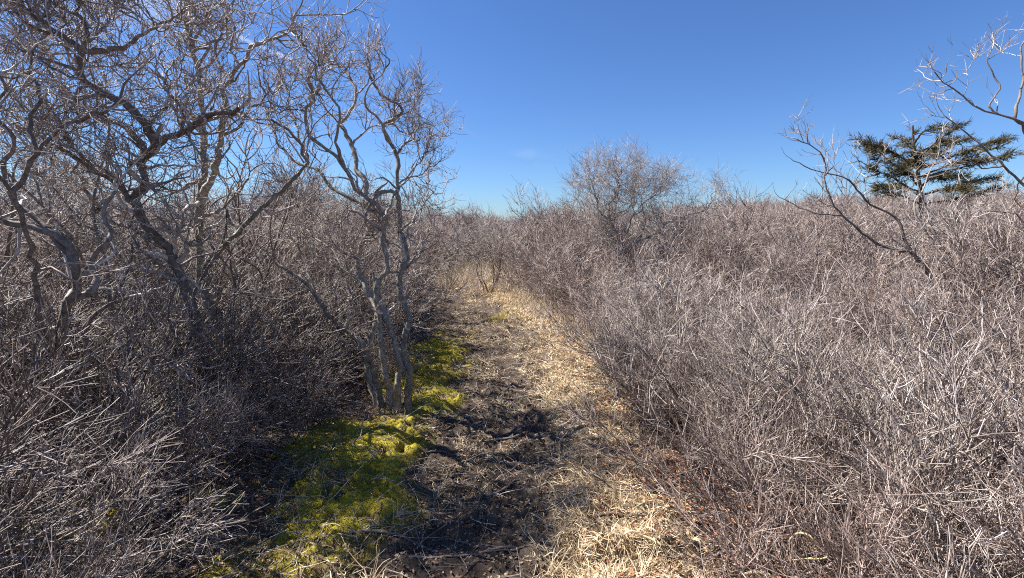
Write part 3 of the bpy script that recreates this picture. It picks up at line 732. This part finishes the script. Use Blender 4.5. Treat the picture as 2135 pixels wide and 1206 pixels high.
def flat(C, k):
    C[..., 2] = C[:, :1, 2]+k*(C[..., 2]-C[:, :1, 2]); return C
C1, R1 = children(G, GR, 430, .28, 1, (15, 40), lambda t, m: .34*(.5+.7*rng.random(m))*(1.1-.6*t), 6, .12, .03, .5, .004); flat(C1, .3)
C2, R2 = children(C1, R1, 2300, .05, 1, (20, 45), lambda t, m: .13*(.5+.8*rng.random(m)), 4, .12, .05, .9, .006, taper=.6)
C3, R3 = children(C2, R2, 11000, .0, 1, (18, 50), lambda t, m: .075*(.5+.8*rng.random(m)), 3, .12, .10, .9, .0048, taper=.7)
w.add(C1, R1, 3, .9).add(C2, R2, 3).add(C3, R3, 3); cz.w = w
cz.build()

# ------------------------------------------------------------------ ground cover
def blade_mat(name, stops, rough=.6, trans=.0):
    m, nt, b = new_mat(name); r = ramp(nt, stops); nt.links.new(attr(nt, 'tone'), r.inputs[0])
    nt.links.new(r.outputs[0], b.inputs['Base Color']); b.inputs['Roughness'].default_value = rough
    return m
M_straw = blade_mat('dry_grass', [(0, (.30, .20, .11)), (.5, (.58, .455, .28)), (1, (.78, .66, .46))], .5)
M_tall = blade_mat('tall_dry_grass', [(0, (.40, .31, .21)), (1, (.76, .67, .52))], .5)
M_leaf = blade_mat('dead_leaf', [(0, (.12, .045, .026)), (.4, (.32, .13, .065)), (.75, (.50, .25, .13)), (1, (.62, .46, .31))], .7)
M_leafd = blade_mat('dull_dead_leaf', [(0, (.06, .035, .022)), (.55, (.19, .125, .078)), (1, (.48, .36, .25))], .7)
M_mossb = blade_mat('moss_shoot', [(0, (.15, .13, .014)), (.3, (.40, .33, .02)), (.68, (.66, .54, .035)), (.88, (.46, .31, .05)), (1, (.28, .15, .05))], .7)

def ribbons(p0, d0, L, K, wd, wig, grav, flat=.0):
    """flat tapering blades"""
    N = len(p0); P = walk(p0, d0, L, K, wig, -grav)
    if flat: 
        g = gz(P[..., 0].ravel(), P[..., 1].ravel()).reshape(P.shape[:2])
        P[..., 2] = np.maximum(P[..., 2], g+.003)
    T = norm(np.gradient(P, axis=1)); s = norm(np.cross(T, rng.standard_normal((N, 1, 3))))
    wk = wd[:, None]*(1-np.linspace(0, 1, K)**2*.85)[None]
    V = np.stack([P-s*wk[..., None]/2, P+s*wk[..., None]/2], 2)
    i = (np.arange(N)[:, None]*K+np.arange(K-1)[None])*2
    Q = np.stack([i, i+1, i+3, i+2], -1).reshape(-1, 4)
    return V.reshape(-1, 3), Q, np.repeat(rng.random(N), K*2)

def pick(maskf, n, x0, x1, y0, y1, ypow=2.0):
    out = []
    while sum(len(o) for o in out) < n:
        x = x0+(x1-x0)*rng.random(n*3); y = y0+(y1-y0)*rng.random(n*3)**ypow
        k = rng.random(n*3) < maskf(x, y); out.append(np.stack([x[k], y[k]], -1))
    return np.vstack(out)[:n]
def rdir(n, z0, z1):
    a = rng.random(n)*6.283; z = z0+(z1-z0)*rng.random(n); return norm(np.stack([np.cos(a), np.sin(a), z], -1))

# matted straw
q = pick(lambda x, y: np.clip(straw_mask(x, y)*(.25+1.5*np.clip(fbm(x, y, .18, 2, 66)+.35, 0, 1)), 0, 1), 34000, -1.6, 1.6, 1.2, 13, 1.7)
n = len(q); p0 = np.column_stack([q, gz(q[:, 0], q[:, 1])+.004])
far = 1+.12*np.maximum(q[:, 1]-3, 0)
V, Q, T = ribbons(p0, rdir(n, .0, .7), (.03+.09*rng.random(n))*far**.5, 5, (.0025+.003*rng.random(n))*far, .25, .10, 1)
link('straw_mat', mesh_np('straw', V, [Q], M_straw, {'tone': T}), label='matted pale straw grass lying along the right side of the path', cat_='dry grass', kind='stuff')
# sparse straw over the peat
q = pick(lambda x, y: ((x > path_l(y)) & (x < path_r(y)))*np.clip(fbm(x, y, .3, 3, 71)*2+.25, 0, 1)*(1-.8*moss_mask(x, y)), 18000, -2, 1.4, 1.2, 12, 1.6)
n = len(q); p0 = np.column_stack([q, gz(q[:, 0], q[:, 1])+.004]); far = 1+.1*np.maximum(q[:, 1]-3, 0)
V, Q, T = ribbons(p0, rdir(n, .0, .5), .04+.11*rng.random(n), 5, (.0022+.0024*rng.random(n))*far, .25, .12, 1)
link('loose_straw', mesh_np('loose_straw', V, [Q], M_straw, {'tone': T*.8}), label='loose dry grass blades scattered over the dark peat of the path', cat_='dry grass', kind='stuff')
# tall grass at the end of the path
def tall(x, y):
    a = np.exp(-((x-path_r(y)-.05)/.35)**2)*(y > 6.6)*(y < 12.5)
    b2 = ((y > 12.2) & (y < 16))*(x > -2.9)*(x < .3)*.8
    return np.clip(a+b2, 0, 1)*(x > -3.2)
q = pick(lambda x, y: tall(x, y)*np.clip(.35+fbm(x, y, .3, 2, 81)*2, .1, 1), 6500, -3.3, 1.8, 6.4, 16.5, 1.)
n = len(q); p0 = np.column_stack([q, gz(q[:, 0], q[:, 1])-.01]); hgt = np.where(q[:, 1] > 12, .62, .34)
V, Q, T = ribbons(p0, rdir(n, 1.2, 4), hgt*(.4+.8*rng.random(n)), 6, (.005+.004*rng.random(n)), .10, .07)
link('tall_grass', mesh_np('tall_grass', V, [Q], M_tall, {'tone': T}), label='tall straw coloured grass at the far end and right edge of the path', cat_='dry grass', kind='stuff')

# rooted tufts of dead grass
tq = pick(lambda x, y: np.clip(straw_mask(x, y)*.8+.10*(x > path_l(y))*(x < path_r(y)), 0, 1), 260, -1.6, 1.5, 1.3, 12, 1.6)
nb = 34; q = np.repeat(tq, nb, 0)+rng.normal(0, .012, (260*nb, 2)); n = len(q)
p0 = np.column_stack([q, gz(q[:, 0], q[:, 1])]); sweep = np.repeat(rng.normal(0, .5, (260, 2)), nb, 0)
d = rdir(n, .4, 2.2); d[:, :2] += sweep; sz = np.repeat(.5+.9*rng.random(260), nb); far = 1+.1*np.maximum(q[:, 1]-3, 0)
V, Q, T = ribbons(p0, d, (.06+.12*rng.random(n))*sz, 6, (.0025+.002*rng.random(n))*far, .14, .20, 1)
link('grass_tufts', mesh_np('grass_tufts', V, [Q], M_straw, {'tone': T}), label='small drooping tufts of dead grass rooted along the path and its straw edge', cat_='dry grass', kind='stuff')

# leaf litter
def leaves(q, size, mat, name, label, lift=.012):
    n = len(q); p = np.column_stack([q, gz(q[:, 0], q[:, 1])+lift*rng.random(n)+.002])
    a = rng.random(n)*6.283; tilt = rng.standard_normal((n, 2))*.35
    ux = norm(np.stack([np.cos(a), np.sin(a), tilt[:, 0]], -1)); uy = norm(np.cross(norm(np.column_stack([tilt[:, 1], tilt[:, 1]*.3, np.ones(n)])), ux)); uz = np.cross(ux, uy)
    L = size*(.6+.8*rng.random(n)); W = L*(.35+.25*rng.random(n)); cu = L*(.05+.22*rng.random(n))
    f = lambda u, v, w_: p+ux*(L*u)[:, None]+uy*(W*v)[:, None]+uz*(cu*w_)[:, None]
    V = np.stack([f(-.5, 0, .2), f(-.12, .5, .7), f(-.1, 0, 0), f(-.12, -.5, .7), f(.25, .36, .6), f(.25, -.36, .6), f(.5, 0, .5)], 1)
    i = np.arange(n)[:, None]*7
    Tt = np.concatenate([i+np.array([[0, 2, 1]]), i+np.array([[0, 3, 2]]), i+np.array([[4, 2, 6]]), i+np.array([[2, 5, 6]]), i+np.array([[1, 2, 4]]), i+np.array([[2, 3, 5]])])
    return link(name, mesh_np(name, V.reshape(-1, 3), [Tt], mat, {'tone': np.repeat(rng.random(n), 7)}, smooth=False), label=label, cat_='leaf litter', kind='stuff')
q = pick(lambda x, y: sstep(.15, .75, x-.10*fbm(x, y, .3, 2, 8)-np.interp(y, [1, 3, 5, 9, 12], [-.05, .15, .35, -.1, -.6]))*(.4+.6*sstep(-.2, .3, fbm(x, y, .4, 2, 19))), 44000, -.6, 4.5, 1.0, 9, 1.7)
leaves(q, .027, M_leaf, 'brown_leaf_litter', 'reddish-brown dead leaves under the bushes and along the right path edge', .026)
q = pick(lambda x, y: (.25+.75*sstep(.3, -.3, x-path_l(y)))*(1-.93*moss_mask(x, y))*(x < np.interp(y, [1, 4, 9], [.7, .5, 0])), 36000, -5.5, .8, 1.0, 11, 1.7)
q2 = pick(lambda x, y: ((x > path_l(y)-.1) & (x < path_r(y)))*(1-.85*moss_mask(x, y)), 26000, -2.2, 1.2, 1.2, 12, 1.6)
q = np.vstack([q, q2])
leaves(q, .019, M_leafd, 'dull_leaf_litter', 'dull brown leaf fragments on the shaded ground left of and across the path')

# moss shoots
q = pick(lambda x, y: np.clip(moss_mask(x, y)*1.1-.1, 0, 1), 75000, -2.5, .5, 1.3, 9, 1.4)
n = len(q); p = np.column_stack([q, gz(q[:, 0], q[:, 1])-.003]); d = rdir(n, .6, 3); L = .006+.009*rng.random(n); far = 1+.2*np.maximum(q[:, 1]-3, 0)
s_ = norm(np.cross(d, rng.standard_normal((n, 3))))*(.0022*far)[:, None]
V = np.stack([p-s_, p+s_, p+d*L[:, None]], 1).reshape(-1, 3)
tn = np.clip(.5+fbm(q[:, 0], q[:, 1], .5, 3, 37)*.9+.18*rng.standard_normal(n), 0, 1)
link('moss', mesh_np('moss', V, [np.arange(3*n).reshape(-1, 3)], M_mossb, {'tone': np.repeat(tn, 3)}), label='bright yellow-green moss cushions along the left side of the path', cat_='moss', kind='stuff')

# twig debris on the ground
q = pick(lambda x, y: .35+.65*(x < path_l(y)+.3), 8000, -4.5, 2.2, 1.0, 10, 1.6)
n = len(q); p0 = np.column_stack([q, gz(q[:, 0], q[:, 1])+.008]); P = walk(p0, rdir(n, -.05, .3), .08+.25*rng.random(n), 6, .12, 0)
g = gz(P[..., 0].ravel(), P[..., 1].ravel()).reshape(P.shape[:2]); P[..., 2] = np.maximum(P[..., 2], g+.004)
R = (.0012+.0018*rng.random(n))[:, None]*(1-.5*np.linspace(0, 1, 6))[None]
link('twig_litter', Wood().add(P, R, 3).mesh('twig_litter', M_bush), label='small fallen twigs strewn over the ground beneath the bushes', cat_='twigs', kind='stuff')

# shallow roots crossing the path
q = np.column_stack([rng.uniform(-1.0, .9, 70), 1.9+7.5*rng.random(70)**1.3]); q = q[(q[:, 0] > path_l(q[:, 1])) & (q[:, 0] < path_r(q[:, 1])-.2)]
n = len(q); a = rng.normal(0, .35, n); P = walk(np.column_stack([q, np.zeros(n)]), np.stack([np.cos(a), np.sin(a), a*0], -1), .35+.6*rng.random(n), 16, .16, 0)
P[..., 2] = gz(P[..., 0].ravel(), P[..., 1].ravel()).reshape(P.shape[:2])
u = np.linspace(0, 1, 16); rr_ = (.004+.008*rng.random(n))[:, None]; P[..., 2] += rr_*(.6-2.2*(2*u-1)[None]**4)+.002
link('exposed_roots', Wood().add(P, rr_*(1-.4*u)[None], 5).mesh('exposed_roots', M_dark), label='shallow crooked roots breaking the dark soil across the path', cat_='roots', kind='stuff')

# individual fallen sticks
def stick(pts, r, label, forks=(), mat=M_pale):
    P = []
    for x, y in pts:
        lo, hi = .5, 40.
        for _ in range(40):
            mid = (lo+hi)/2; w_ = px(x, y, mid)
            if w_[2] > float(gz(w_[0], w_[1])): lo = mid
            else: hi = mid
        w_ = px(x, y, lo); w_[2] = float(gz(w_[0], w_[1]))+r*1.2; P.append(w_)
    P = cat(P, 16); g = gz(P[:, 0], P[:, 1]); P[:, 2] = np.maximum(P[:, 2], g+r*.6)
    off = P[0].copy(); w_ = Wood().add(P-off, r*(1-.6*np.linspace(0, 1, 16)), 6)
    for k, dx, dy in forks:
        Q_ = np.array([P[k], P[k]+[dx*.5, dy*.5, .02], P[k]+[dx, dy, .015]]); w_.add(cat(Q_-off, 6), r*.5*(1-.5*np.linspace(0, 1, 6)), 5)
    return link('fallen_stick', w_.mesh('fallen_stick', mat), label=label, cat_='stick', group='fallen sticks on the path', loc=off)
stick([(944, 750), (952, 765), (970, 768), (1010, 778)], .009, 'crooked pale stick lying on the dark peat beside the far moss', [(5, .05, .25)])
stick([(1065, 772), (1090, 768), (1115, 757)], .007, 'short pale stick across the path near its middle', [(8, .1, .1)])
stick([(985, 618), (1000, 600), (1008, 585)], .012, 'pale leaning stick at the far end beside the small shrub')
stick([(1010, 925), (1040, 920), (1070, 915), (1095, 905)], .012, 'thick grey stick lying across the shaded path in the foreground', [(9, .12, .12)], M_bark)
stick([(770, 1008), (820, 1005), (850, 1018)], .005, 'thin pale stick on the dark edge of the near moss')
stick([(880, 838), (910, 860), (935, 868), (950, 880)], .006, 'thin pale twig on the moss just right of the multi-stemmed tree')

# broad straw blades in the right foreground
def strap(pts, Ys, w0, label):
    P = cat([px(x, y, Y_) for (x, y), Y_ in zip(pts, Ys)], 26); P[:, 2] = np.maximum(P[:, 2], gz(P[:, 0], P[:, 1])+.004)
    off = P[0].copy(); T = norm(np.gradient(P, axis=0)); s = norm(np.cross(T, np.array([[.25, -1., .55]]))); k = len(P)
    wk = w0*np.sin(np.linspace(.35, math.pi-.12, k))**.6; nrm = np.cross(T, s)
    V = np.stack([P-off-s*wk[:, None]/2, P-off+nrm*(wk*.18)[:, None], P-off+s*wk[:, None]/2, P-off-nrm*(.0012)+nrm*(wk*.12)[:, None]], 1)
    i = np.arange(k-1)[:, None]*4; sq = np.arange(4)[None]
    Q = np.stack([i+sq, i+(sq+1) % 4, i+4+(sq+1) % 4, i+4+sq], -1).reshape(-1, 4)
    link('grass_blade', mesh_np('grass_blade', V.reshape(-1, 3), [Q], M_blade, {'tone': np.full(k*4, .8)}), label=label, cat_='grass blade', loc=off)
M_blade = blade_mat('strap_blade', [(0, (.42, .31, .16)), (1, (.56, .45, .25))], .5)
strap([(1640, 1165), (1648, 1125), (1668, 1112), (1692, 1120), (1715, 1140), (1728, 1158), (1712, 1166), (1670, 1165)], [1.6, 1.6, 1.6, 1.58, 1.56, 1.55, 1.54, 1.55], .009, 'curled pale straw blade hooked in the right foreground twigs')
strap([(1545, 1200), (1575, 1194), (1600, 1198), (1625, 1215)], [1.75, 1.74, 1.72, 1.7], .018, 'broad curved yellow blade at the bottom edge of the frame')
strap([(1340, 1117), (1365, 1128), (1378, 1137)], [2.2, 2.18, 2.15], .016, 'short pale blade lying on the red-brown leaves')
strap([(1640, 1170), (1700, 1160), (1700, 1120)], [1.62, 1.6, 1.58], .007, 'thin straight straw blade beside the curled one')
